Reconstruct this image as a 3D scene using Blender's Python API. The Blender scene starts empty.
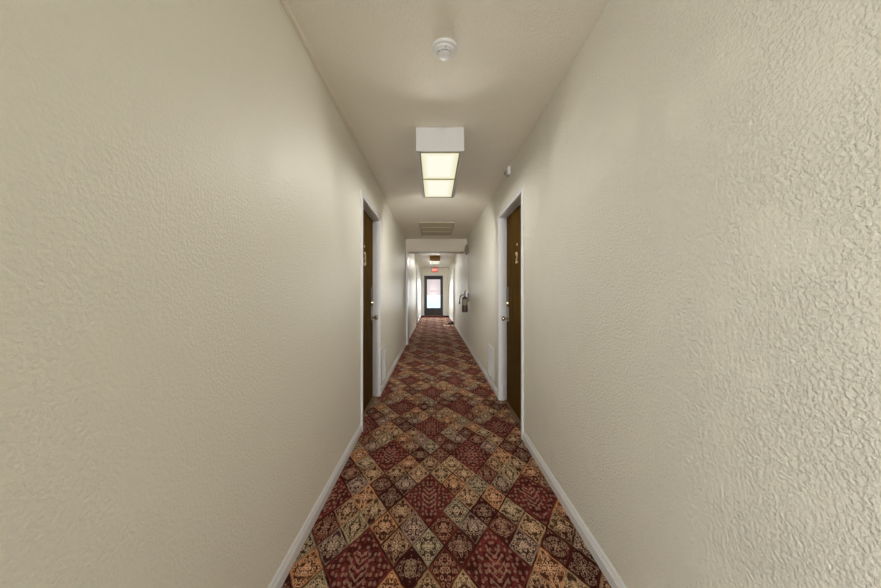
import bpy, bmesh, math, random
from mathutils import Vector, Matrix
random.seed(7)
sc = bpy.context.scene
COL = sc.collection
PI = math.pi

# ------------------------------------------------------------------ sizes
DL, DR = 0.640, 0.742            # left and right wall faces (x = -DL, x = +DR)
CZ, CZF = 2.446, 2.525           # ceiling heights before and beyond the beam
YB, YE = -13.0, 17.1              # back wall, end wall
BEAM = 7.75
def zf(y):                       # the old floor rises gently along the corridor
    return max(0.0, y - 2.5) * 0.0075

# ------------------------------------------------------------------ colour + nodes
def s2l(c):
    c = c / 255.0
    return c / 12.92 if c <= 0.04045 else ((c + 0.055) / 1.055) ** 2.4
def rgb(r, g, b, a=1.0):
    return (s2l(r), s2l(g), s2l(b), a)

class V:                          # a node socket (or a number) with arithmetic
    nt = None
    def __init__(self, s): self.s = s
    @staticmethod
    def op(o, *args, clamp=False):
        n = V.nt.nodes.new('ShaderNodeMath'); n.operation = o; n.use_clamp = clamp
        for i, a in enumerate(args):
            if isinstance(a, V): V.nt.links.new(a.s, n.inputs[i])
            else: n.inputs[i].default_value = float(a)
        return V(n.outputs[0])
    def __add__(s, o): return V.op('ADD', s, o)
    __radd__ = __add__
    def __sub__(s, o): return V.op('SUBTRACT', s, o)
    def __rsub__(s, o): return V.op('SUBTRACT', o, s)
    def __mul__(s, o): return V.op('MULTIPLY', s, o)
    __rmul__ = __mul__
    def __truediv__(s, o): return V.op('DIVIDE', s, o)
def fl(a): return V.op('FLOOR', a)
def ab(a): return V.op('ABSOLUTE', a)
def lt(a, b): return V.op('LESS_THAN', a, b)
def gt(a, b): return V.op('GREATER_THAN', a, b)
def mn(a, b): return V.op('MINIMUM', a, b)
def mx(a, b): return V.op('MAXIMUM', a, b)
def fmod(a, b): return V.op('FLOORED_MODULO', a, b)
def lerp(a, b, t): return a + (b - a) * t
def step(a, lo, hi):              # smooth 0..1
    n = V.nt.nodes.new('ShaderNodeMapRange'); n.interpolation_type = 'SMOOTHSTEP'
    V.nt.links.new(a.s, n.inputs[0]); n.inputs[1].default_value = lo; n.inputs[2].default_value = hi
    return V(n.outputs[0])
def comb(x, y, z=0.0):
    n = V.nt.nodes.new('ShaderNodeCombineXYZ')
    for i, a in enumerate((x, y, z)):
        if isinstance(a, V): V.nt.links.new(a.s, n.inputs[i])
        else: n.inputs[i].default_value = a
    return n.outputs[0]
def mixc(a, b, t):
    n = V.nt.nodes.new('ShaderNodeMix'); n.data_type = 'RGBA'
    for idx, v in ((6, a), (7, b)):
        if hasattr(v, 'is_output'): V.nt.links.new(v, n.inputs[idx])
        else: n.inputs[idx].default_value = v
    if isinstance(t, V): V.nt.links.new(t.s, n.inputs[0])
    else: n.inputs[0].default_value = t
    return n.outputs[2]
def mulc(a, f):
    n = V.nt.nodes.new('ShaderNodeVectorMath'); n.operation = 'SCALE'
    V.nt.links.new(a, n.inputs[0])
    if isinstance(f, V): V.nt.links.new(f.s, n.inputs[3])
    else: n.inputs[3].default_value = f
    return n.outputs[0]
def noise(vec, scale, detail=2.0, rough=0.5, dim='3D'):
    n = V.nt.nodes.new('ShaderNodeTexNoise'); n.noise_dimensions = dim
    V.nt.links.new(vec, n.inputs['Vector'])
    n.inputs['Scale'].default_value = scale; n.inputs['Detail'].default_value = detail; n.inputs['Roughness'].default_value = rough
    return V(n.outputs[0])
def voro(vec, scale, feature='F1', out='Distance', rnd=1.0):
    n = V.nt.nodes.new('ShaderNodeTexVoronoi'); n.voronoi_dimensions = '2D'; n.feature = feature
    V.nt.links.new(vec, n.inputs['Vector']); n.inputs['Scale'].default_value = scale
    n.inputs['Randomness'].default_value = rnd
    return V(n.outputs[out])
def objco():
    n = V.nt.nodes.new('ShaderNodeTexCoord'); return n.outputs['Object']
def posco():
    n = V.nt.nodes.new('ShaderNodeNewGeometry'); return n.outputs['Position']
def split(vec):
    n = V.nt.nodes.new('ShaderNodeSeparateXYZ'); V.nt.links.new(vec, n.inputs[0])
    return V(n.outputs[0]), V(n.outputs[1]), V(n.outputs[2])

def mat(name, col=(0.8, 0.8, 0.8, 1), rough=0.5, metal=0.0, spec=0.5):
    m = bpy.data.materials.new(name); m.use_nodes = True
    V.nt = m.node_tree
    b = m.node_tree.nodes['Principled BSDF']
    b.inputs['Base Color'].default_value = col; b.inputs['Roughness'].default_value = rough
    b.inputs['Metallic'].default_value = metal; b.inputs['Specular IOR Level'].default_value = spec
    return m, b
def bump(b, h, strength, dist):
    n = V.nt.nodes.new('ShaderNodeBump'); n.inputs['Strength'].default_value = strength
    n.inputs['Distance'].default_value = dist
    V.nt.links.new(h.s, n.inputs['Height']); V.nt.links.new(n.outputs[0], b.inputs['Normal'])
def setcol(b, c): V.nt.links.new(c, b.inputs['Base Color'])

def plain(name, col, rough=0.5, metal=0.0, spec=0.5, var=0.06, scale=25.0, bmp=0.0):
    m, b = mat(name, col, rough, metal, spec)
    co = objco(); nz = noise(co, scale, 4.0)
    hi = tuple(min(1, c * (1 + var)) for c in col[:3]) + (1,)
    lo = tuple(c * (1 - var) for c in col[:3]) + (1,)
    setcol(b, mixc(lo, hi, nz))
    if bmp: bump(b, nz, bmp, 0.002)
    return m

def plaster(name, col, strength, scale, lo, hi, rough, dist, soft=0.35, spec=0.4):
    m, b = mat(name, col, rough, 0.0, spec)
    co = posco()
    big = noise(co, 3.0, 3.0)
    a = noise(co, scale, 3.0, 0.55)
    h = step(a, lo, hi) + noise(co, scale * 2.6, 2.0) * soft
    patch = step(noise(co, 6.0, 2.0), 0.3, 0.6)
    h = h * (0.55 + 0.45 * patch) + noise(co, scale * 0.45, 2.0) * 0.9
    dark = tuple(c * 0.965 for c in col[:3]) + (1,)
    setcol(b, mixc(dark, col, big))
    bump(b, h, strength, dist)
    return m

WALLC = rgb(235, 233, 222)
M = {}
M['wall_l'] = plaster('plaster_left', WALLC, 0.60, 100.0, 0.36, 0.64, 0.50, 0.0018, spec=0.45)
M['wall_r'] = plaster('plaster_right', WALLC, 0.9, 108.0, 0.34, 0.64, 0.55, 0.0034, soft=0.4, spec=0.3)
M['ceil'] = plaster('plaster_ceiling', rgb(246, 242, 231), 0.8, 70.0, 0.40, 0.62, 0.6, 0.0022, spec=0.25)
M['paint'] = plain('cream_paint', rgb(234, 229, 215), 0.45, var=0.03)
M['white'] = plain('white_gloss_paint', rgb(224, 226, 230), 0.35, var=0.03)
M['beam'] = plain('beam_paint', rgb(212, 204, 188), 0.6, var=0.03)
M['cream_trim'] = plain('cream_trim_paint', rgb(230, 224, 205), 0.4, var=0.03)
M['metal_white'] = plain('white_enamel', rgb(222, 223, 226), 0.35, var=0.03)
M['plastic_white'] = plain('white_plastic', rgb(232, 233, 236), 0.45, var=0.03)
M['plastic_grey'] = plain('grey_plastic', rgb(150, 148, 144), 0.4)
M['dark'] = plain('dark_slot', rgb(40, 36, 32), 0.6)
M['steel'] = plain('brushed_steel', rgb(150, 150, 152), 0.4, 0.4)
M['steel_dark'] = plain('worn_steel', rgb(104, 98, 98), 0.45, 0.3)
M['nickel'] = plain('satin_nickel', rgb(190, 182, 165), 0.22, 1.0)
M['brass'] = plain('aged_brass', rgb(222, 206, 166), 0.35, 0.4)
M['bronze'] = plain('bronze_strip', rgb(120, 98, 72), 0.5, 0.3)
M['bell'] = plain('taupe_enamel', rgb(150, 136, 112), 0.45)
M['tan_cap'] = plain('tan_enamel', rgb(160, 118, 60), 0.45, var=0.12)
M['grille'] = plain('grille_paint', rgb(190, 182, 160), 0.5, var=0.03)
M['vent_white'] = plain('vent_enamel', rgb(206, 207, 210), 0.4, var=0.03)
M['vent_louver'] = plain('vent_louver_enamel', rgb(176, 173, 168), 0.5, var=0.03)
M['ext_red'] = plain('dark_red_enamel', rgb(66, 42, 30), 0.45, var=0.15)
M['ext_label'] = plain('extinguisher_label', rgb(140, 130, 108), 0.6, var=0.1, scale=60)
M['black'] = plain('black_rubber', rgb(54, 46, 28), 0.5)
M['mat'] = plain('door_mat_pile', rgb(58, 30, 26), 1.0, spec=0.0, var=0.3, scale=120, bmp=0.5)  # carpet shade put into a dark colour
M['shoe'] = plain('dark_leather', rgb(26, 17, 10), 0.6, var=0.3)
M['shoe_tan'] = plain('tan_leather', rgb(120, 78, 30), 0.4, var=0.2)
M['paper'] = plain('pale_paper', rgb(246, 214, 190), 0.7, var=0.05)
M['frame_dark'] = plain('dark_bronze_frame', rgb(46, 38, 38), 0.5, 0.1, var=0.1)
M['alu'] = plain('threshold_metal', rgb(130, 122, 115), 0.4, 0.6)
M['concrete'] = plain('pale_concrete', rgb(232, 234, 238), 0.9, var=0.05, scale=0.6)
M['pink'] = plain('pink_lettering', rgb(226, 168, 150), 0.6)

def wood():
    m, b = mat('dark_door_veneer', rgb(80, 55, 24), 0.60, 0, 0.03)
    x, y, z = split(posco())
    g = noise(comb(x * 6.0, y * 38.0, z * 2.2), 1.0, 5.0, 0.6)
    g2 = noise(comb(x * 2.0, y * 140.0, z * 5.0), 1.0, 2.0)
    c = mixc(rgb(46, 30, 6), rgb(100, 72, 17), step(g * 0.7 + g2 * 0.3, 0.3, 0.7))
    setcol(b, c); bump(b, g2, 0.08, 0.001)
    return m
M['wood'] = wood()

def emit(name, c0, c1, strength, halfx, halfy):
    m = bpy.data.materials.new(name); m.use_nodes = True; nt = m.node_tree; V.nt = nt
    nt.nodes.remove(nt.nodes['Principled BSDF'])
    e = nt.nodes.new('ShaderNodeEmission'); e.inputs[1].default_value = strength
    x, y, z = split(objco())
    d = mx(step(ab(x) / halfx, 0.55, 1.05), step(ab(y) / halfy, 0.72, 1.04))
    grid = step(noise(comb(x * 220.0, y * 220.0), 1.0, 0.0), 0.2, 0.8)
    nt.links.new(mulc(mixc(c0, c1, d), 0.96 + 0.05 * grid), e.inputs[0])
    nt.links.new(e.outputs[0], nt.nodes['Material Output'].inputs[0])
    return m
M['lens'] = emit('lit_prismatic_lens', (1.02, 1.0, 0.84, 1), (0.86, 0.83, 0.55, 1), 1.0, 0.145, 0.29)
M['exit_red'] = emit('exit_face_red', rgb(236, 104, 84), rgb(214, 84, 74), 1.0, 0.16, 0.11)
M['exit_white'] = emit('exit_letters', (1.0, 0.82, 0.70, 1), (1.0, 0.78, 0.66, 1), 1.1, 0.2, 0.2)

def glass():
    m = bpy.data.materials.new('door_glass'); m.use_nodes = True; nt = m.node_tree
    nt.nodes.remove(nt.nodes['Principled BSDF'])
    t = nt.nodes.new('ShaderNodeBsdfTransparent'); t.inputs[0].default_value = (0.97, 0.98, 0.98, 1)
    g = nt.nodes.new('ShaderNodeBsdfGlossy'); g.inputs['Roughness'].default_value = 0.10
    fr = nt.nodes.new('ShaderNodeFresnel'); fr.inputs[0].default_value = 1.12
    mxs = nt.nodes.new('ShaderNodeMixShader')
    nt.links.new(fr.outputs[0], mxs.inputs[0]); nt.links.new(t.outputs[0], mxs.inputs[1]); nt.links.new(g.outputs[0], mxs.inputs[2])
    nt.links.new(mxs.outputs[0], nt.nodes['Material Output'].inputs[0])
    return m
M['glass'] = glass()

# ------------------------------------------------------------------ carpet
def carpet():
    m, b = mat('patchwork_carpet', (0.2, 0.1, 0.08, 1), 0.95, 0, 0.02)
    b.inputs['Sheen Weight'].default_value = 0.12
    b.inputs['Sheen Roughness'].default_value = 0.5
    b.inputs['Sheen Tint'].default_value = rgb(200, 96, 64)
    co = posco(); X, Y, Z = split(co)
    wob = noise(co, 22.0, 1.0); wob2 = noise(comb(Y + 7.0, X + 3.0), 22.0, 1.0)
    x = (X + 0.41) / 0.153 + (wob - 0.5) * 0.07
    y = (Y - 1.908) / 0.266 + (wob2 - 0.5) * 0.05
    p = x + y; q = y - x
    pi_, qi = fl(p), fl(q)
    fp, fq = p - pi_, q - qi
    k = fl(q / 4.0)
    i = fmod(pi_ - k * 4.0 + 0.01, 12.0); i = fl(i)
    j = fl(fmod(qi + 0.01, 4.0))
    RED = rgb(112, 47, 47); MAR = rgb(62, 25, 28); TAN = rgb(182, 146, 112); ORA = rgb(192, 138, 98)
    GRN = rgb(146, 137, 115); LAV = rgb(150, 129, 117); RUST = rgb(110, 58, 46); BRN = rgb(154, 120, 92)
    BEI = rgb(182, 154, 118); OLV = rgb(160, 134, 100); DRU = rgb(84, 42, 37); GBE = rgb(166, 148, 117)
    # light = 1: pale field with dark figures; 0: dark field with pale figures
    L = lambda c: c[:3] + (1.0,)
    D = lambda c: c[:3] + (0.0,)
    T = [
        [L(ORA), D(DRU), L(OLV), L(ORA), D(MAR), L(GRN), D(RUST), L(GRN), L(TAN), L(GRN), D(RUST), L(BRN)],
        [L(LAV), L(TAN), D(RED), D(RED), L(BRN), L(LAV), D(RED), D(RED), L(ORA), L(TAN), D(RED), D(RED)],
        [D(RUST), L(GBE), D(RED), D(RED), L(ORA), L(BRN), D(RED), D(RED), L(OLV), L(BEI), D(RED), D(RED)],
        [D(MAR), L(ORA), L(LAV), L(GBE), L(BEI), D(MAR), L(LAV), L(TAN), L(OLV), D(RUST), D(DRU), L(LAV)],
    ]
    nt = V.nt
    cols, lights = [], []
    for row in T:
        r = nt.nodes.new('ShaderNodeValToRGB'); r.color_ramp.interpolation = 'CONSTANT'
        el = r.color_ramp.elements
        while len(el) > 1: el.remove(el[-1])
        el[0].position = 0.0; el[0].color = row[0]
        for n in range(1, 12):
            e = el.new(n / 12.0); e.color = row[n]
        nt.links.new(((i + 0.5) / 12.0).s, r.inputs[0])
        cols.append(r.outputs[0]); lights.append(V(r.outputs[1]))
    c, lg = cols[0], lights[0]
    for n in (1, 2, 3):
        is_n = gt(j, n - 0.5)
        c = mixc(c, cols[n], is_n); lg = lerp(lg, lights[n], is_n)
    i4 = fmod(i + 0.01, 4.0); i4 = fl(i4)
    red = gt(i4, 1.5) * gt(j, 0.5) * lt(j, 2.5)
    U = lerp(fp, (i4 - 2.0 + fp) / 2.0, red)
    W = lerp(fq, (j - 1.0 + fq) / 2.0, red)
    size = 1.0 + red
    e = mn(mn(U, 1.0 - U), mn(W, 1.0 - W)) * size
    # four small tan patches that read as one large block share its border
    j0 = lt(j, 0.5); j3 = gt(j, 2.5)
    i1 = fl(fmod(i + 1.01, 12.0))
    isb = j3 * gt(i, 2.5) * lt(i, 4.5) + j0 * lt(i1, 1.5)
    Ub = (lerp(i1, i - 3.0, j3) + fp) / 2.0; Wb = (j0 + fq) / 2.0
    eb = mn(mn(Ub, 1.0 - Ub), mn(Wb, 1.0 - Wb)) * 2.0
    e = lerp(e, mn(eb, e * 1.6 + 0.02), isb)
    sx, sy = U - W, U + W - 1.0
    ax = ab(sx)
    # one random number per patch
    wn = nt.nodes.new('ShaderNodeTexWhiteNoise'); wn.noise_dimensions = '2D'
    nt.links.new(comb(i * 1.0 + red * 0.0, j * 1.0), wn.inputs['Vector'])
    rnd = lerp(V(wn.outputs[0]), fl(i / 4.0) * 0.3 + 0.1, red)
    mir = gt(rnd, 0.45)
    ay = lerp(sy, ab(sy), mir)
    # rosette: petals round the middle of a patch
    r = V.op('SQRT', sx * sx + sy * sy)
    ang = V.op('ARCTAN2', sy, ax)
    npet = fl(rnd * 3.0) * 2.0 + 4.0
    pet = V.op('COSINE', ang * npet)
    rose = r - (0.40 + 0.13 * pet)
    line1 = 1.0 - step(ab(rose), 0.035, 0.075)
    line2 = 1.0 - step(ab(r - (0.17 + 0.07 * pet)), 0.03, 0.06)
    dot = 1.0 - step(r, 0.05, 0.09)
    inside = step(e, 0.055, 0.085)
    # mirrored flowers: ring, dark outline and bud
    sc1 = lerp(rnd * 0.9 + 2.7, rnd * 0.4 + 6.4, red)
    vec = comb(ax * sc1 + rnd * 17.0, ay * sc1 + rnd * 31.0)
    d1 = voro(vec, 1.0, rnd=0.6)
    ring = 1.0 - step(ab(d1 - 0.24), 0.04, 0.08)
    outline = 1.0 - step(ab(d1 - 0.40), 0.04, 0.10)
    bud = 1.0 - step(d1, 0.08, 0.14)
    # big dark leaves and pale scrolls, mirrored too
    nzp = noise(comb(ax * 3.4 + rnd * 9.0, ay * 3.4 + rnd * 5.0), 1.0, 2.5, 0.6)
    blot = step(nzp, 0.46, 0.52)
    scroll = 1.0 - step(ab(nzp - 0.41), 0.012, 0.035)
    chev = fmod(sy * 6.0 + 20.0 - ax * 5.0, 1.0)
    chevm = (1.0 - step(ab(chev - 0.5), 0.10, 0.2)) * lt(ax, 0.26) * lt(ab(sy), 0.40) * red
    # ground tints: uneven dye in stripes and clouds
    low = noise(co, 9.0, 3.0, 0.6)
    stripe = noise(comb(X * 3.0, Y * 46.0), 1.0, 2.0, 0.6)
    tint = 0.10 + 1.15 * low + 0.55 * (stripe - 0.1)
    ground = mulc(c, tint)
    half = step(sy + (noise(co, 14.0, 2.0) - 0.5) * 0.8, -0.35, 0.15)      # many patches turn deep maroon in their lower half
    deep = (1.0 - half) * gt(fmod(rnd * 7.3, 1.0), 0.55) * (1.0 - red) * 0.8
    ground = mixc(ground, rgb(58, 22, 25), deep)
    lg2 = lg * (1.0 - deep)
    worn = step(noise(co, 45.0, 2.0), 0.28, 0.5)
    DARK = rgb(36, 13, 16)
    darkm = mx(mx(outline * lerp(0.8, 0.75, red), blot * lerp(0.92, 0.80, red)), line1 * 0.8 * lg) * inside
    out = mixc(ground, DARK, darkm * (0.35 + 0.65 * worn))
    hi = mixc(mulc(c, 1.25), rgb(238, 206, 174), 0.5)
    him = lerp(mx(mx(ring * 0.8, line2 * 0.9), mx(dot, scroll * 0.7)), mx(mx(ring * 0.55, bud * 0.9), chevm * 0.6), red)
    him = him * lerp(0.85, 1.0, lg2) * inside * (0.25 + 0.75 * worn)
    out = mixc(out, hi, him)
    core = (1.0 - step(d1, 0.07, 0.15)) * inside * (1.0 - red)
    out = mixc(out, mixc(rgb(128, 48, 44), rgb(70, 44, 40), gt(rnd, 0.5)), core * 0.75)
    frame = step(e, 0.035, 0.05) * (1.0 - step(e, 0.075, 0.095)) * step(noise(co, 40.0, 2.0), 0.35, 0.6)
    out = mixc(out, mulc(c, 1.1), frame * (0.10 + 0.40 * lg))
    seam = 1.0 - step(e, 0.022, 0.045)
    out = mixc(out, rgb(28, 10, 11), seam * (0.25 + 0.75 * step(noise(co, 6.0, 2.0), 0.35, 0.6)))
    out = mixc(out, rgb(92, 58, 46), 0.02 + 0.10 * noise(co, 5.0, 2.0))
    # pile
    pile = noise(co, 420.0, 1.0)
    tuft = noise(co, 150.0, 2.0)
    out = mulc(out, 0.10 + 0.85 * pile + 0.95 * tuft)
    setcol(b, out)
    bump(b, pile + tuft, 0.35, 0.003)
    return m
M['carpet'] = carpet()

# ------------------------------------------------------------------ mesh helpers
def box(bm, x0, x1, y0, y1, z0, z1, bev=0.0):
    x0, x1 = min(x0, x1), max(x0, x1)
    vs = [bm.verts.new((x, y, z)) for x in (x0, x1) for y in (y0, y1) for z in (z0, z1)]
    q = [(0, 1, 3, 2), (4, 6, 7, 5), (0, 4, 5, 1), (2, 3, 7, 6), (0, 2, 6, 4), (1, 5, 7, 3)]
    fs = [bm.faces.new([vs[k] for k in f]) for f in q]
    if bev:
        es = {e for f in fs for e in f.edges}
        bmesh.ops.bevel(bm, geom=list(es), offset=bev, segments=2, affect='EDGES', profile=0.6)
def prism_y(bm, prof, ys, shift=lambda y: 0.0):
    """prof: list of (x, z) closed; swept along Y through ys, lifted by shift(y)"""
    rings = [[bm.verts.new((x, y, z + shift(y))) for x, z in prof] for y in ys]
    n = len(prof)
    for a, b in zip(rings, rings[1:]):
        for k in range(n):
            bm.faces.new((a[k], a[(k + 1) % n], b[(k + 1) % n], b[k]))
    bm.faces.new(rings[0][::-1]); bm.faces.new(rings[-1])
def lathe(bm, prof, mtx=Matrix(), seg=32):
    """prof: list of (radius, height) about +Z, then placed by mtx"""
    rings = []
    for r, h in prof:
        if r < 1e-6: rings.append([bm.verts.new(mtx @ Vector((0, 0, h)))])
        else: rings.append([bm.verts.new(mtx @ Vector((r * math.cos(2 * PI * k / seg), r * math.sin(2 * PI * k / seg), h))) for k in range(seg)])
    for a, b in zip(rings, rings[1:]):
        for k in range(seg):
            l = (k + 1) % seg
            if len(a) == 1 and len(b) == 1: continue
            if len(a) == 1: bm.faces.new((a[0], b[l], b[k]))
            elif len(b) == 1: bm.faces.new((a[k], a[l], b[0]))
            else: bm.faces.new((a[k], a[l], b[l], b[k]))
def tube(bm, pts, r, seg=10):
    pts = [Vector(p) for p in pts]; rings = []
    for n, p in enumerate(pts):
        d = (pts[min(n + 1, len(pts) - 1)] - pts[max(n - 1, 0)]).normalized()
        u = d.orthogonal().normalized() if n == 0 else (rings_u - d * rings_u.dot(d)).normalized()
        rings_u = u; v = d.cross(u)
        rings.append([bm.verts.new(p + (u * math.cos(2 * PI * k / seg) + v * math.sin(2 * PI * k / seg)) * r) for k in range(seg)])
    for a, b in zip(rings, rings[1:]):
        for k in range(seg): bm.faces.new((a[k], a[(k + 1) % seg], b[(k + 1) % seg], b[k]))
    bm.faces.new(rings[0][::-1]); bm.faces.new(rings[-1])
def obj(name, bm, m, parent=None, smooth=False, loc=None):
    bmesh.ops.recalc_face_normals(bm, faces=bm.faces)
    me = bpy.data.meshes.new(name); bm.to_mesh(me); bm.free()
    me.materials.append(m)
    if smooth:
        for p in me.polygons: p.use_smooth = True
        me.set_sharp_from_angle(angle=math.radians(35))
    o = bpy.data.objects.new(name, me); COL.objects.link(o)
    if parent: o.parent = parent
    if loc: o.location = loc
    return o
def new(): return bmesh.new()
def struct(name, bm, m):
    o = obj(name, bm, m); o['kind'] = 'structure'; return o
def empty(name, loc=(0, 0, 0), rot=None):
    o = bpy.data.objects.new(name, None); COL.objects.link(o); o.location = loc; o.empty_display_size = 0.1
    if rot: o.rotation_euler = rot
    return o
def tag(o, label, cat, group=None):
    o['label'] = label; o['category'] = cat
    if group: o['group'] = group
    return o

# ------------------------------------------------------------------ the shell
bm = new()
prof = [(-DL - 0.2, -0.12), (DR + 0.2, -0.12), (DR + 0.2, 0), (-DL - 0.2, 0)]
prism_y(bm, prof, [YB - 0.1, 2.5, YE + 0.16], zf)
struct('floor', bm, M['carpet'])

LD = dict(y0=3.040, y1=3.985, top=2.056)          # clear door openings
RD = dict(y0=2.880, y1=3.840, top=2.054)
LF = dict(y0=12.10, y1=13.05, top=2.13)
RF = dict(y0=12.10, y1=13.05, top=2.13)
TH = 0.16
SW = dict(y0=-1.75, y1=-0.45, z0=0.40, z1=1.80)
def wall(name, s, d, doors, m):
    bm = new(); y = YB - 0.1
    if s < 0:                                      # opening for a side window added behind the camera for fill light
        box(bm, s * d, s * (d + TH), y, SW['y0'], -0.1, 2.75)
        box(bm, s * d, s * (d + TH), SW['y0'], SW['y1'], -0.1, SW['z0']); box(bm, s * d, s * (d + TH), SW['y0'], SW['y1'], SW['z1'], 2.75)
        y = SW['y1']
    for o in doors:
        box(bm, s * d, s * (d + TH), y, o['y0'] - 0.02, -0.1, 2.75)
        box(bm, s * d, s * (d + TH), o['y0'] - 0.02, o['y1'] + 0.02, o['top'] + 0.02, 2.75)
        y = o['y1'] + 0.02
    box(bm, s * d, s * (d + TH), y, YE + 0.15, -0.1, 2.75)
    bmesh.ops.remove_doubles(bm, verts=bm.verts, dist=1e-5)
    return struct(name, bm, m)
wall('wall_left', -1, DL, (LD, LF), M['wall_l'])
RN = dict(y0=-1.80, y1=-0.80, top=2.06)  # opening for the added door behind the camera
wall('wall_right', 1, DR, (RN, RD, RF), M['wall_r'])

ED = dict(x0=-0.490, x1=0.445, top=2.095)
bm = new()
box(bm, -DL, ED['x0'] - 0.02, YE, YE + 0.15, -0.05, 2.75)
box(bm, ED['x1'] + 0.02, DR, YE, YE + 0.15, -0.05, 2.75)
box(bm, ED['x0'] - 0.02, ED['x1'] + 0.02, YE, YE + 0.15, ED['top'] + 0.02, 2.75)
struct('wall_end', bm, M['wall_l'])
# the end behind the camera: a tall window added for fill light
WX0, WX1, WZ0, WZ1 = -0.55, 0.40, 0.30, 2.30
bm = new()
box(bm, -DL, WX0, YB - 0.15, YB, -0.05, 2.75); box(bm, WX1, DR, YB - 0.15, YB, -0.05, 2.75)
box(bm, WX0, WX1, YB - 0.15, YB, -0.05, WZ0); box(bm, WX0, WX1, YB - 0.15, YB, WZ1, 2.75)
struct('wall_back', bm, M['wall_l'])
bm = new()
for a, b, c, d in ((WX0, WX0 + 0.05, WZ0, WZ1), (WX1 - 0.05, WX1, WZ0, WZ1), (WX0 + 0.05, WX1 - 0.05, WZ0, WZ0 + 0.05), (WX0 + 0.05, WX1 - 0.05, WZ1 - 0.05, WZ1), (WX0 + 0.05, WX1 - 0.05, 1.28, 1.32)):
    box(bm, a, b, YB - 0.11, YB - 0.06, c, d, 0.003)
wf = struct('window_1', bm, M['white'])
bm = new(); box(bm, WX0 + 0.04, WX1 - 0.04, YB - 0.088, YB - 0.082, WZ0 + 0.04, WZ1 - 0.04); obj('glass_pane', bm, M['glass'], wf)

bm = new(); box(bm, -DL, DR, YB - 0.1, BEAM + 0.02, CZ, CZ + 0.12); struct('ceiling', bm, M['ceil'])
bm = new(); box(bm, -DL, DR, BEAM + 0.38, YE + 0.05, CZF, CZF + 0.12); struct('ceiling_far', bm, M['ceil'])
bm = new(); box(bm, -DL, DR, BEAM, BEAM + 0.40, 2.160, 2.75); bmr = struct('beam', bm, M['beam'])
bm = new(); box(bm, -DL, -DL + 0.045, BEAM + 0.0, BEAM + 0.40, zf(BEAM), 2.160, 0.004)
pil = obj('pilaster', bm, M['vent_white']); pil['kind'] = 'structure'; pil.name = 'trim_1'

# ceiling edge strips
bm = new(); box(bm, -DL, -DL + 0.020, YB, BEAM, CZ - 0.024, CZ, 0.004); struct('trim_2', bm, M['paint'])
for n, (s, d) in enumerate(((-1, DL), (1, DR))):
    bm = new(); box(bm, s * d, s * (d - 0.035), BEAM + 0.40, YE, CZF - 0.03, CZF, 0.005)
    struct('trim_%d' % (3 + n), bm, M['cream_trim'])

# baseboards
def baseboard(name, s, d, gaps):
    prof = [(0, -0.01), (-0.012, -0.01), (-0.012, 0.046), (-0.0095, 0.050), (-0.0095, 0.056), (-0.0065, 0.060),
            (-0.0065, 0.068), (-0.003, 0.074), (-0.001, 0.079), (0, 0.079)]
    prof = [(s * (d + x), z) for x, z in prof]
    bm = new(); y = YB
    for a, b in list(gaps) + [(YE, None)]:
        ys = [y] + ([2.5] if y < 2.5 < a else []) + [a]
        prism_y(bm, prof, ys, zf); y = b
    struct(name, bm, M['white'])
CW = 0.052                         # casing width
baseboard('baseboard_left', -1, DL, [(LD['y0'] - CW, LD['y1'] + CW), (BEAM, BEAM + 0.4), (LF['y0'] - CW, LF['y1'] + CW)])
baseboard('baseboard_right', 1, DR, [(RN['y0'] - CW, RN['y1'] + CW), (RD['y0'] - CW, RD['y1'] + CW), (RF['y0'] - CW, RF['y1'] + CW)])
bm = new()
box(bm, -DL + 0.013, ED['x0'] - 0.06, YE - 0.012, YE, zf(YE), zf(YE) + 0.079, 0.003)
box(bm, ED['x1'] + 0.06, DR - 0.013, YE - 0.012, YE, zf(YE), zf(YE) + 0.079, 0.003)
struct('baseboard_end', bm, M['white'])

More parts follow.
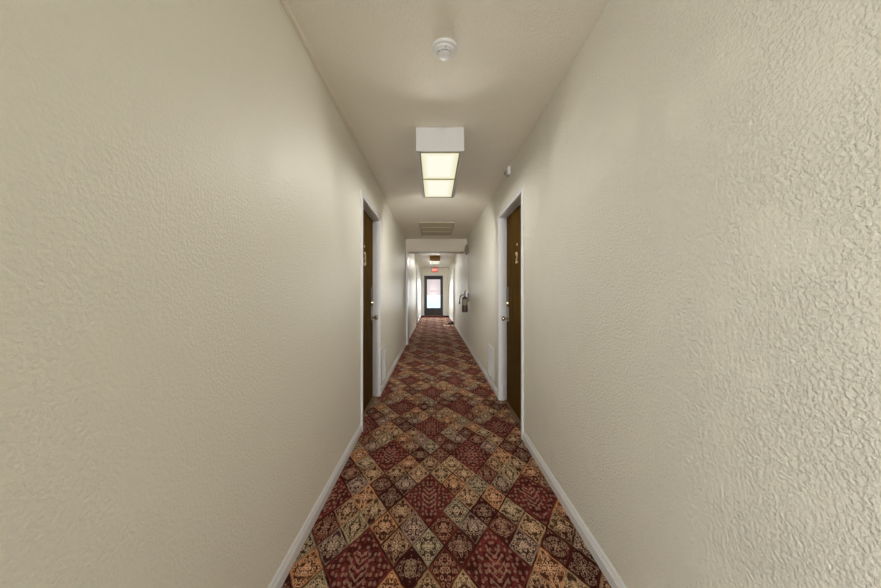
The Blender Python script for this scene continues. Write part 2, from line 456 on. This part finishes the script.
# ------------------------------------------------------------------ corridor doors
def text_mesh(body, size, extrude):
    cu = bpy.data.curves.new('digit', 'FONT'); cu.body = body; cu.size = size; cu.extrude = extrude
    cu.bevel_depth = 0.0012; cu.align_x = 'CENTER'; cu.align_y = 'CENTER'
    t = bpy.data.objects.new('digit', cu); COL.objects.link(t)
    bpy.context.view_layer.update()
    me = bpy.data.meshes.new_from_object(t.evaluated_get(bpy.context.evaluated_depsgraph_get()))
    bpy.data.objects.remove(t)
    return me
def door(n, s, d, o, digit=None, detail=True):
    y0, y1, top = o['y0'], o['y1'], o['top']
    zb0, zb1 = zf(y0), zf(y1); zb = min(zb0, zb1) - 0.006
    X = lambda t: s * (d + t)
    root = empty('door_%d' % n, (X(0), (y0 + y1) / 2, zf((y0 + y1) / 2))); root['kind'] = 'structure'
    inv = Matrix.Translation(-root.location)
    def part(name, bm, m, parent=None, smooth=False):
        if parent is None: bm.transform(inv); return obj(name, bm, m, root, smooth)
        bm.transform(Matrix.Translation(-root.location)); return obj(name, bm, m, parent, smooth)
    rec = 0.072
    bm = new(); box(bm, X(rec), X(rec + 0.044), y0 + 0.003, y1 - 0.003, zb1 + 0.006, top - 0.003, 0.002)
    leaf = part('door_leaf', bm, M['wood'])
    bm = new()                                                 # jambs, head and stops
    box(bm, X(-0.001), X(TH), y0 - 0.02, y0, zb, top + 0.02); box(bm, X(-0.001), X(TH), y1, y1 + 0.02, zb, top + 0.02)
    box(bm, X(-0.001), X(TH), y0, y1, top, top + 0.02)
    box(bm, X(0.118), X(0.135), y0, y1, top - 0.013, top); box(bm, X(0.118), X(0.135), y0, y0 + 0.013, zb, top); box(bm, X(0.118), X(0.135), y1 - 0.013, y1, zb, top)
    part('door_frame', bm, M['white'])
    bm = new()                                                 # casing, two steps
    for a, b in ((y0 - CW, y0 - 0.004), (y1 + 0.004, y1 + CW)):
        box(bm, X(0), X(-0.013), a, b, zb, top + 0.004, 0.002)
        m0 = a if a < y0 else b - 0.016
        box(bm, X(-0.010), X(-0.017), m0, m0 + 0.016, zb, top + CW, 0.003)
    box(bm, X(0), X(-0.013), y0 - CW, y1 + CW, top + 0.004, top + CW, 0.002)
    box(bm, X(-0.010), X(-0.017), y0 - CW, y1 + CW, top + CW - 0.016, top + CW, 0.003)
    part('casing', bm, M['white'])
    bm = new(); prism_y(bm, [(X(0.046), 0), (X(0.072), 0), (X(0.070), 0.010), (X(0.048), 0.010)], [y0, y1], zf)
    part('threshold', bm, M['bronze'])
    if not detail: return root
    ky = y1 - 0.075; rot = Matrix.Rotation(-s * PI / 2, 4, 'Y')
    def at(y, z, t): return Matrix.Translation((X(t), y, z)) @ rot      # +Z of the lathe points into the corridor
    zk = 0.925 + zb1; zd = zk + 0.160
    bm = new(); lathe(bm, [(0.0, 0), (0.033, 0), (0.033, 0.004), (0.028, 0.008), (0.013, 0.012), (0.011, 0.030), (0.016, 0.036),
                           (0.026, 0.044), (0.0285, 0.054), (0.026, 0.064), (0.017, 0.069), (0, 0.070)], at(ky, zk, rec), 28)
    part('door_knob', bm, M['nickel'], None, True)
    bm = new(); lathe(bm, [(0, 0), (0.031, 0), (0.030, 0.006), (0.024, 0.016), (0.022, 0.022), (0, 0.023)], at(ky, zd, rec), 28)
    part('deadbolt', bm, M['nickel'], None, True)
    bm = new(); box(bm, X(rec), X(rec - 0.004), y1 - 0.118, y1 - 0.004, zk - 0.03, zk + 0.125, 0.001)
    part('latch_guard', bm, M['steel'])
    bm = new(); box(bm, X(rec), X(rec - 0.004), y1 - 0.118, y1 - 0.004, zd + 0.02, zd + 0.185, 0.001)
    part('strike_plate', bm, M['steel_dark'])
    yc = (y0 + y1) / 2 - 0.01
    bm = new(); lathe(bm, [(0, 0), (0.013, 0), (0.012, 0.004), (0.007, 0.005), (0.006, 0.003), (0, 0.003)], at(yc, 1.69, rec), 20)
    part('peephole', bm, M['brass'], None, True)
    if digit:
        me = text_mesh(digit, 0.20 if s < 0 else 0.155, 0.004)
        bm = new(); bm.from_mesh(me); bpy.data.meshes.remove(me)
        bm.transform(Matrix.Translation((X(rec - 0.006), yc, 1.555)) @ Matrix.Rotation(-s * PI / 2, 4, 'Z') @ Matrix.Rotation(PI / 2, 4, 'X'))
        part('door_number', bm, M['brass'])
    return root
door(1, -1, DL, LD, '3')
door(2, 1, DR, RD, '2')
door(3, -1, DL, LF, None, False)
door(4, 1, DR, RF, None, False)
door(6, 1, DR, RN, None, False)  # unseen dark door, added to soak up light bouncing off the right wall

# ------------------------------------------------------------------ glazed end door
zt = zf(YE)
root = empty('door_5', (0, YE, zt)); root['kind'] = 'structure'
def epart(name, bm, m, smooth=False):
    bm.transform(Matrix.Translation((0, -YE, -zt))); return obj(name, bm, m, root, smooth)
x0, x1, tp = ED['x0'], ED['x1'], ED['top']
bm = new()
box(bm, x0 - 0.02, x0, YE - 0.001, YE + 0.15, zt, tp + 0.02); box(bm, x1, x1 + 0.02, YE - 0.001, YE + 0.15, zt, tp + 0.02)
box(bm, x0, x1, YE - 0.001, YE + 0.15, tp, tp + 0.02)
epart('door_frame', bm, M['frame_dark'])
bm = new()
box(bm, x0 - 0.055, x0 - 0.002, YE - 0.014, YE, zt, tp + 0.055, 0.003); box(bm, x1 + 0.002, x1 + 0.055, YE - 0.014, YE, zt, tp + 0.055, 0.003)
box(bm, x0 - 0.002, x1 + 0.002, YE - 0.014, YE, tp + 0.002, tp + 0.055, 0.003)
epart('casing', bm, M['white'])
gx0, gx1, gz0, gz1 = -0.352, 0.318, 0.487, 1.915
bm = new()
box(bm, x0 + 0.003, gx0, YE + 0.02, YE + 0.064, zt + 0.012, tp - 0.003, 0.002); box(bm, gx1, x1 - 0.003, YE + 0.02, YE + 0.064, zt + 0.012, tp - 0.003, 0.002)
box(bm, gx0, gx1, YE + 0.02, YE + 0.064, gz1, tp - 0.003, 0.002); box(bm, gx0, gx1, YE + 0.02, YE + 0.064, zt + 0.012, gz0, 0.002)
lf = epart('door_leaf', bm, M['frame_dark'])
bm = new(); box(bm, gx0 - 0.008, gx1 + 0.008, YE + 0.039, YE + 0.045, gz0 - 0.008, gz1 + 0.008); epart('glass_pane', bm, M['glass'])
bm = new()
xx = -0.16
for w in (0.05, 0.03, 0.055, 0.03, 0.045, 0.035):
    box(bm, xx, xx + w, YE + 0.036, YE + 0.0385, 1.315, 1.345 + 0.01 * (w > 0.04)); xx += w + 0.014
epart('lettering', bm, M['pink'])
bm = new(); tube(bm, [(0.385, YE + 0.02, 1.11), (0.385, YE - 0.035, 1.11), (0.36, YE - 0.045, 1.11), (0.29, YE - 0.045, 1.11)], 0.010)
epart('door_handle', bm, M['steel'], True)
bm = new(); box(bm, x0 - 0.05, x1 + 0.05, YE - 0.09, YE + 0.15, zt - 0.004, zt + 0.014, 0.004); epart('threshold', bm, M['alu'])

# ------------------------------------------------------------------ ceiling lights
def ceiling_light(y, zc, xc, capm, label, zdrop=0.178):
    W, Lh = 0.178, 0.6225
    root = empty('ceiling_light', (xc, y + Lh, zc)); tag(root, label, 'light', 'ceiling lights along the corridor')
    bm = new()
    t = 0.022
    box(bm, -W, -W + t, -Lh, Lh, -zdrop, 0); box(bm, W - t, W, -Lh, Lh, -zdrop, 0); box(bm, -W + t, W - t, -Lh + t, Lh - t, -0.01, 0)
    obj('housing', bm, M['metal_white'], root)
    for yy in (-1, 1):
        bm = new(); box(bm, -W + t, W - t, yy * Lh, yy * (Lh - t), -zdrop, 0) if yy < 0 else box(bm, -W + t, W - t, Lh - t, Lh, -zdrop, 0)
        if yy < 0:
            bm.free(); bm = new(); box(bm, -W - 0.001, W + 0.001, -Lh - 0.003, -Lh + t, -zdrop, 0, 0.002)
        obj('end_cap', bm, capm if yy < 0 else M['metal_white'], root)
    bm = new()
    r = 0.012
    for a, b, c, d in ((-W + t, -W + t + r, -Lh + t, Lh - t), (W - t - r, W - t, -Lh + t, Lh - t), (-W + t + r, W - t - r, -Lh + t, -Lh + t + 0.012), (-W + t + r, W - t - r, Lh - t - r, Lh - t)):
        box(bm, a, b, c, d, -zdrop, -zdrop + 0.012)
    obj('lens_frame', bm, M['brass_rim'], root)
    bm = new(); box(bm, -W + t + r, W - t - r, -0.010, 0.010, -zdrop - 0.002, -zdrop + 0.012); obj('crossbar', bm, M['brass_rim'], root)
    for yy in (-1, 1):
        l = (Lh - t - 0.012 - 0.010) / 2; cy = yy * (0.010 + l)
        bm = new(); box(bm, -W + t + r, W - t - r, -l, l, -0.003, 0.003)
        obj('lens', bm, M['lens'], root, loc=(0, cy, -zdrop + 0.006))
    return root
M['brass_rim'] = plain('champagne_rim', rgb(186, 168, 104), 0.5, 0.1, var=0.05)
def lamp(name, y, z, xc, power, fwd, back, col=(1.0, 0.96, 0.89)):
    li = bpy.data.lights.new(name, 'AREA'); li.shape = 'RECTANGLE'; li.size = 0.29; li.size_y = 1.15
    li.energy = power; li.color = col
    o = bpy.data.objects.new(name, li); COL.objects.link(o); o.location = (xc, y, z)
    for sgn, pw in ((1, fwd), (-1, back)):            # the prismatic lens also throws light lengthwise along the corridor
        al = bpy.data.lights.new(name, 'AREA'); al.shape = 'RECTANGLE'; al.size = 0.28; al.size_y = 0.07; al.energy = pw; al.color = col
        ao = bpy.data.objects.new(name, al); COL.objects.link(ao); ao.location = (xc, y + sgn * 0.60, z - 0.03); ao.rotation_euler = (sgn * math.radians(60), 0, 0); al.spread = math.radians(122)
    return o
POW = 11.5
SIDE = 35
ceiling_light(2.55, CZ, 0.045, M['metal_white'], 'boxy white ceiling light with two lit panels, just past the smoke detector')
lamp('tube_lamp', 2.55 + 0.6225, CZ - 0.184, 0.045, POW, 9.5, 3.0)
ceiling_light(12.0, CZF, 0.035, M['tan_cap'], 'tan ended ceiling light far down the corridor, beyond the beam')
lamp('tube_lamp', 12.0 + 0.6225, CZF - 0.184, 0.035, POW * 1.4, 4.0, 6.0)
bm = new()
xa, xb = -DL - 0.10, -DL - 0.05
for a, b, c, d in ((SW['y0'], SW['y0'] + 0.05, SW['z0'], SW['z1']), (SW['y1'] - 0.05, SW['y1'], SW['z0'], SW['z1']), (SW['y0'] + 0.05, SW['y1'] - 0.05, SW['z0'], SW['z0'] + 0.05), (SW['y0'] + 0.05, SW['y1'] - 0.05, SW['z1'] - 0.05, SW['z1'])):
    box(bm, xa, xb, a, b, c, d, 0.003)
wf2 = struct('window_2', bm, M['white'])  # unseen window, added to hold the side fill lamp
bm = new(); box(bm, xa + 0.022, xa + 0.028, SW['y0'] + 0.04, SW['y1'] - 0.04, SW['z0'] + 0.04, SW['z1'] - 0.04); obj('glass_pane', bm, M['glass'], wf2)
li = bpy.data.lights.new('side_daylight', 'AREA'); li.shape = 'RECTANGLE'; li.size = 1.2; li.size_y = 1.28; li.energy = SIDE; li.color = (0.985, 1.0, 0.955)  # fill lamp added out of view to brighten the right wall
wo = bpy.data.objects.new('side_daylight', li); COL.objects.link(wo); wo.location = (-DL - 0.03, (SW['y0'] + SW['y1']) / 2, (SW['z0'] + SW['z1']) / 2); wo.rotation_euler = (0, -PI / 2, 0)
li = bpy.data.lights.new('window_daylight', 'AREA'); li.shape = 'RECTANGLE'; li.size = 0.85; li.size_y = 1.9; li.energy = 50; li.spread = math.radians(50); li.color = (1.0, 0.985, 0.96)  # fill lamp added at the unseen end window, lights the corridor from behind
wo = bpy.data.objects.new('window_daylight', li); COL.objects.link(wo); wo.location = ((WX0 + WX1) / 2, YB - 0.05, (WZ0 + WZ1) / 2); wo.rotation_euler = (PI / 2, 0, 0)
li = bpy.data.lights.new('door_daylight', 'AREA'); li.shape = 'RECTANGLE'; li.size = 0.66; li.size_y = 1.4; li.energy = 36; li.spread = math.radians(90); li.color = (0.93, 0.96, 1.0)
wo = bpy.data.objects.new('door_daylight', li); COL.objects.link(wo); wo.location = (-0.017, YE + 0.12, 1.2); wo.rotation_euler = (-math.radians(66), 0, 0)

# ------------------------------------------------------------------ smoke detector
root = empty('smoke_detector', (0.052, 1.720, CZ)); tag(root, 'round white smoke detector on the ceiling nearest the camera', 'smoke detector')
flip = Matrix.Rotation(PI, 4, 'X')
bm = new(); lathe(bm, [(0, 0), (0.064, 0), (0.065, 0.006), (0.062, 0.012), (0.052, 0.016), (0, 0.016)], flip, 48); obj('base_plate', bm, M['plastic_white'], root, True)
bm = new(); lathe(bm, [(0.050, 0.014), (0.050, 0.022), (0.044, 0.027), (0.037, 0.029), (0.036, 0.033), (0.0, 0.033)], flip, 48); obj('body', bm, M['plastic_white'], root, True)
bm = new()
for k in range(12):
    a = 2 * PI * k / 12 + 0.26
    mt = flip @ Matrix.Rotation(a, 4, 'Z')
    b2 = new(); box(b2, 0.032, 0.0365, -0.006, 0.006, 0.0325, 0.0405); b2.transform(mt)
    me = bpy.data.meshes.new('t'); b2.to_mesh(me); b2.free(); bm.from_mesh(me); bpy.data.meshes.remove(me)
obj('vent_slots', bm, M['plastic_grey'], root)
bm = new(); lathe(bm, [(0.036, 0.039), (0.037, 0.042), (0.033, 0.046), (0.020, 0.049), (0, 0.050)], flip, 48); obj('cap', bm, M['plastic_white'], root, True)
bm = new(); lathe(bm, [(0.0, 0.0), (0.029, 0.0), (0.029, 0.012), (0, 0.012)], flip @ Matrix.Translation((0, 0, 0.032)), 24); obj('sensing_chamber', bm, M['dark'], root)
bm = new(); lathe(bm, [(0.004, 0), (0.003, 0.003), (0, 0.0035)], Matrix.Translation((0.006, -0.044, -0.0265)) @ flip, 12); obj('indicator', bm, M['plastic_grey'], root)

# ------------------------------------------------------------------ small corner sensor above the right door
root = empty('motion_detector', (DR, 3.36, CZ)); tag(root, 'tiny white sensor tucked into the corner of the ceiling above the right door', 'sensor')
bm = new(); box(bm, -0.030, 0.0, -0.045, 0.005, -0.075, -0.004, 0.006); obj('housing', bm, M['plastic_white'], root)
bm = new(); lathe(bm, [(0.026, 0), (0.024, 0.010), (0.014, 0.020), (0, 0.024)], Matrix.Translation((-0.026, 0.028, -0.045)) @ Matrix.Rotation(-PI / 2, 4, 'Y'), 20); obj('lens', bm, M['plastic_grey'], root, True)
bm = new(); box(bm, -0.027, 0, 0.003, 0.055, -0.078, -0.012, 0.004); obj('bracket', bm, M['grille'], root)

# ------------------------------------------------------------------ ceiling return grille
root = empty('ceiling_vent', (0.050, 6.56, CZ)); tag(root, 'large cream return air grille on the ceiling before the beam', 'vent')
W, Lh = 0.31, 0.64
bm = new()
for a, b, c, d in ((-W, W, -Lh, -Lh + 0.03), (-W, W, Lh - 0.03, Lh), (-W, -W + 0.03, -Lh + 0.03, Lh - 0.03), (W - 0.03, W, -Lh + 0.03, Lh - 0.03)):
    box(bm, a, b, c, d, -0.014, 0, 0.003)
obj('frame', bm, M['grille'], root)
bm = new()
for k in range(48):
    y = -Lh + 0.04 + k * (2 * Lh - 0.08) / 47
    b2 = new(); box(b2, -W + 0.03, W - 0.03, -0.0075, 0.0075, -0.0012, 0.0012); b2.transform(Matrix.Translation((0, y, -0.008)) @ Matrix.Rotation(math.radians(-28), 4, 'X'))
    me = bpy.data.meshes.new('t'); b2.to_mesh(me); b2.free(); bm.from_mesh(me); bpy.data.meshes.remove(me)
obj('louvers', bm, M['grille'], root)
for y in (-0.22, 0.22):
    bm = new(); box(bm, -W + 0.03, W - 0.03, y - 0.014, y + 0.014, -0.017, 0, 0.003); obj('divider', bm, M['cream_trim'], root)
bm = new(); box(bm, -W + 0.03, W - 0.03, -Lh + 0.03, Lh - 0.03, -0.002, 0); obj('backing', bm, M['dark'], root)

# ------------------------------------------------------------------ low wall grilles
def wall_vent(s, d, ya, yb, za, zb, label):
    yc = (ya + yb) / 2
    root = empty('wall_vent', (s * d, yc, za)); tag(root, label, 'vent', 'low wall vents beyond the two near doors')
    X = lambda t: -s * t
    h, w = zb - za, (yb - ya) / 2
    bm = new()
    for a, b, c, e in ((-w, w, 0, 0.022), (-w, w, h - 0.022, h), (-w, -w + 0.022, 0.022, h - 0.022), (w - 0.022, w, 0.022, h - 0.022)):
        box(bm, X(0), X(0.011), a, b, c, e, 0.003)
    obj('frame', bm, M['vent_white'], root)
    bm = new(); n = 22
    for k in range(n):
        z = 0.03 + k * (h - 0.06) / (n - 1)
        b2 = new(); box(b2, -0.007, 0.007, -w + 0.022, w - 0.022, -0.0012, 0.0012); b2.transform(Matrix.Translation((X(0.006), 0, z)) @ Matrix.Rotation(s * math.radians(-35), 4, 'Y'))
        me = bpy.data.meshes.new('t'); b2.to_mesh(me); b2.free(); bm.from_mesh(me); bpy.data.meshes.remove(me)
    obj('louvers', bm, M['vent_louver'], root)
    bm = new(); box(bm, X(0), X(0.002), -w + 0.02, w - 0.02, 0.02, h - 0.02); obj('backing', bm, M['plastic_grey'], root)
wall_vent(-1, DL, 4.14, 4.50, 0.105, 0.53, 'white louvered vent low on the left wall past the door')
wall_vent(1, DR, 4.24, 4.64, 0.105, 0.53, 'white louvered vent low on the right wall past the door')

# ------------------------------------------------------------------ alarm bell, conduit, box, extinguisher (right wall, by the beam)
inX = Matrix.Rotation(-PI / 2, 4, 'Y')
root = empty('alarm_bell', (DR, 7.50, 2.165)); tag(root, 'taupe round alarm bell high on the right wall beside the beam', 'alarm bell')
bm = new(); lathe(bm, [(0, 0), (0.07, 0), (0.07, 0.022), (0, 0.022)], inX, 28); obj('back_box', bm, M['bell'], root, True)
bm = new(); lathe(bm, [(0.118, 0.020), (0.120, 0.024), (0.112, 0.045), (0.090, 0.060), (0.05, 0.069), (0.0, 0.071)], inX, 40); obj('gong', bm, M['bell'], root, True)
bm = new(); lathe(bm, [(0.014, 0.070), (0.012, 0.078), (0, 0.080)], inX, 14); obj('screw', bm, M['steel_dark'], root, True)
bm = new(); box(bm, -0.055, 0, -0.03, 0.03, -0.155, -0.122, 0.005); obj('terminal_box', bm, M['plastic_white'], root)

bm = new(); tube(bm, [(DR - 0.012, 7.50, 2.01), (DR - 0.012, 7.50, 1.36)], 0.009)
for z in (1.9, 1.65, 1.42): box(bm, DR - 0.014, DR, 7.478, 7.522, z - 0.008, z + 0.008, 0.002)
tag(obj('conduit', bm, M['paint'], None, True), 'thin cream conduit running down the right wall from the alarm bell', 'conduit')
root = empty('switch_box', (DR, 7.50, 1.27)); tag(root, 'small pale box on the right wall above the fire extinguisher', 'box')  # junction box where the conduit ends
bm = new(); box(bm, -0.035, 0, -0.035, 0.035, 0, 0.09, 0.005); obj('body', bm, M['cream_trim'], root)
bm = new(); box(bm, -0.040, -0.034, -0.028, 0.028, 0.01, 0.08, 0.002); obj('cover', bm, M['plastic_white'], root)

ez = 0.815
root = empty('fire_extinguisher', (DR - 0.085, 7.30, ez)); tag(root, 'dark fire extinguisher with pale label hung on the right wall', 'fire extinguisher')
bm = new(); lathe(bm, [(0, 0), (0.055, 0), (0.062, 0.006), (0.062, 0.27), (0.058, 0.295), (0.045, 0.315), (0.025, 0.328), (0.018, 0.332), (0.018, 0.345), (0, 0.345)], Matrix(), 36); cyl = obj('cylinder', bm, M['ext_red'], root, True)
bm = new(); lathe(bm, [(0.0635, 0.145), (0.0645, 0.145), (0.0645, 0.275), (0.0635, 0.275)], Matrix(), 36); obj('label_band', bm, M['ext_label'], root, True)
bm = new(); lathe(bm, [(0.022, 0.340), (0.022, 0.372), (0.012, 0.378), (0, 0.378)], Matrix(), 20); obj('valve', bm, M['black'], root, True)
bm = new(); tube(bm, [(0.0, 0.03, 0.385), (-0.0, -0.02, 0.392), (-0.0, -0.10, 0.398)], 0.010); tube(bm, [(0.0, 0.01, 0.405), (0, -0.03, 0.43), (0, -0.11, 0.455)], 0.010); box(bm, -0.012, 0.012, -0.02, 0.035, 0.372, 0.410, 0.003)
obj('lever', bm, M['black'], root, True)
bm = new(); lathe(bm, [(0, 0), (0.018, 0), (0.018, 0.012), (0, 0.012)], Matrix.Translation((0.0, -0.028, 0.36)) @ Matrix.Rotation(PI / 2, 4, 'X'), 18); obj('gauge', bm, M['steel'], root, True)
bm = new(); tube(bm, [(-0.02, 0, 0.362), (-0.06, -0.01, 0.366), (-0.092, -0.015, 0.345), (-0.105, -0.015, 0.305), (-0.108, -0.012, 0.255), (-0.112, -0.01, 0.22)], 0.011); hz = obj('hose', bm, M['black'], root, True)
bm = new(); lathe(bm, [(0.012, 0), (0.018, 0.05), (0.015, 0.052), (0, 0.02)], Matrix.Translation((-0.112, -0.01, 0.225)) @ flip, 16); obj('nozzle', bm, M['black'], hz, True)
bm = new(); box(bm, 0.055, 0.085, -0.03, 0.03, 0.22, 0.40, 0.003); obj('wall_bracket', bm, M['steel_dark'], root)

# ------------------------------------------------------------------ exit sign
root = empty('exit_sign', (0.042, YE, 2.275)); tag(root, 'red lit exit sign on the end wall above the glass door', 'exit sign')
bm = new(); box(bm, -0.165, 0.165, -0.045, 0, 0, 0.215, 0.006); obj('housing', bm, M['ext_red'], root)
bm = new(); box(bm, -0.155, 0.155, -0.004, 0, -0.098, 0.098); f = obj('face', bm, M['exit_red'], root, loc=(0, -0.0455, 0.1075)); f.rotation_euler = (0, 0, 0)
me = text_mesh('EXIT', 0.155, 0.002); tx = bpy.data.objects.new('letters', me); COL.objects.link(tx); me.materials.clear(); me.materials.append(M['exit_white'])
tx.parent = root; tx.location = (0, -0.051, 0.1075); tx.rotation_euler = (PI / 2, 0, 0)

# ------------------------------------------------------------------ strip of painted shade, shoe and papers at the far end
bm = new(); prism_y(bm, [(-DL + 0.014, 0), (DR - 0.014, 0), (DR - 0.016, 0.010), (-DL + 0.016, 0.010)], [15.75, 16.98], zf)  # thin dark slab standing in for the shaded carpet at the end
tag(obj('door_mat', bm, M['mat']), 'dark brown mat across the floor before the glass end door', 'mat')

sy_ = 12.72; sz = zf(sy_)
root = empty('shoe', (0.615, sy_, sz)); tag(root, 'dark shoe on the carpet against the right wall near the end door', 'shoe')
bm = new()                                                    # upper: lofted sections from toe (-x) to heel (+x)
secs = [(-0.125, 0.020, 0.026), (-0.105, 0.036, 0.036), (-0.07, 0.044, 0.046), (-0.02, 0.041, 0.064), (0.02, 0.036, 0.092), (0.06, 0.036, 0.108), (0.095, 0.036, 0.106), (0.115, 0.026, 0.096)]
rings = []
for x, w, h in secs:
    rings.append([bm.verts.new((x, w * math.cos(a), 0.016 + max(0, (h - 0.016)) * math.sin(a))) for a in [PI * k / 10 for k in range(11)]])
for a, b in zip(rings, rings[1:]):
    for k in range(10): bm.faces.new((a[k], a[k + 1], b[k + 1], b[k]))
    bm.faces.new((a[10], a[0], b[0], b[10]))
bm.faces.new(rings[0]); bm.faces.new(rings[-1][::-1])
obj('upper', bm, M['shoe'], root, True)
bm = new()
out = [(-0.13, 0.018), (-0.105, 0.038), (-0.06, 0.046), (0.0, 0.040), (0.06, 0.039), (0.11, 0.034), (0.12, 0.018)]
loop = [(x, w) for x, w in out] + [(x, -w) for x, w in reversed(out)]
v0 = [bm.verts.new((x, y, 0)) for x, y in loop]; v1 = [bm.verts.new((x, y, 0.018)) for x, y in loop]
bm.faces.new(v0[::-1]); bm.faces.new(v1)
for k in range(len(loop)): bm.faces.new((v0[k], v0[(k + 1) % len(loop)], v1[(k + 1) % len(loop)], v1[k]))
obj('sole', bm, M['black'], root)
bm = new()
for k in range(4): tube(bm, [(-0.028 + k * 0.014, -0.026, 0.056 + k * 0.011), (-0.024 + k * 0.014, 0, 0.069 + k * 0.013), (-0.028 + k * 0.014, 0.026, 0.056 + k * 0.011)], 0.0035, 6)
obj('laces', bm, M['shoe_tan'], root)

def paper(x, y, w, d, rz, label):
    bm = new(); n = 6; g = []
    for a in range(n + 1):
        g.append([bm.verts.new((w * (a / n - 0.5), d * (b / n - 0.5), 0.004 + 0.010 * abs(math.sin(a * 1.3)) * abs(math.cos(b * 0.9 + a)))) for b in range(n + 1)])
    for a in range(n):
        for b in range(n): bm.faces.new((g[a][b], g[a + 1][b], g[a + 1][b + 1], g[a][b + 1]))
    ext = bmesh.ops.extrude_face_region(bm, geom=list(bm.faces))
    for v in ext['geom']:
        if isinstance(v, bmesh.types.BMVert): v.co.z -= 0.003
    o = obj('paper', bm, M['paper'], None); o.location = (x, y, zf(y) + 0.001); o.rotation_euler = (0, 0, rz)
    tag(o, label, 'paper', 'loose papers before the shoe')
paper(0.375, 12.15, 0.05, 0.36, 0.1, 'smallest pale scrap of paper, farthest left on the carpet before the dark shoe')
paper(0.505, 12.05, 0.11, 0.30, -0.2, 'largest pale scrap of paper, in the middle before the dark shoe')
paper(0.655, 12.05, 0.055, 0.28, 0.15, 'pale scrap of paper nearest the right wall, before the dark shoe')

# ------------------------------------------------------------------ outdoors, beyond the glass
bm = new(); box(bm, -60, 60, YE + 0.16, 260, -0.3, -0.02); struct('ground', bm, M['concrete'])
w = bpy.data.worlds.new('sky'); sc.world = w; w.use_nodes = True; nt = w.node_tree; V.nt = nt
bg = nt.nodes['Background']
tc = nt.nodes.new('ShaderNodeTexCoord'); x, y, z = split(tc.outputs['Generated'])
c = mixc((0.47, 0.395, 0.39, 1), (0.72, 0.86, 1.0, 1), step(z, 0.06, 0.3))
nt.links.new(c, bg.inputs[0]); bg.inputs[1].default_value = 1.6

# ------------------------------------------------------------------ camera
cam = bpy.data.cameras.new('camera'); cam.sensor_width = 36.0; cam.lens = 14.0
co = bpy.data.objects.new('camera', cam); COL.objects.link(co)
co.location = (0, 0, 1.21); co.rotation_euler = (PI / 2, 0, 0)
cam.shift_x = 6.5 / 881.0; cam.shift_y = -0.5 / 881.0
cam.clip_start = 0.02; cam.clip_end = 600
sc.camera = co
sc.cycles.max_bounces = 16; sc.cycles.diffuse_bounces = 12
sc.view_settings.view_transform = 'Standard'; sc.view_settings.look = 'None'
sc.view_settings.gamma = 1.0; sc.view_settings.exposure = 0.0
try: sc.view_settings.use_curve_mapping = False
except Exception: pass
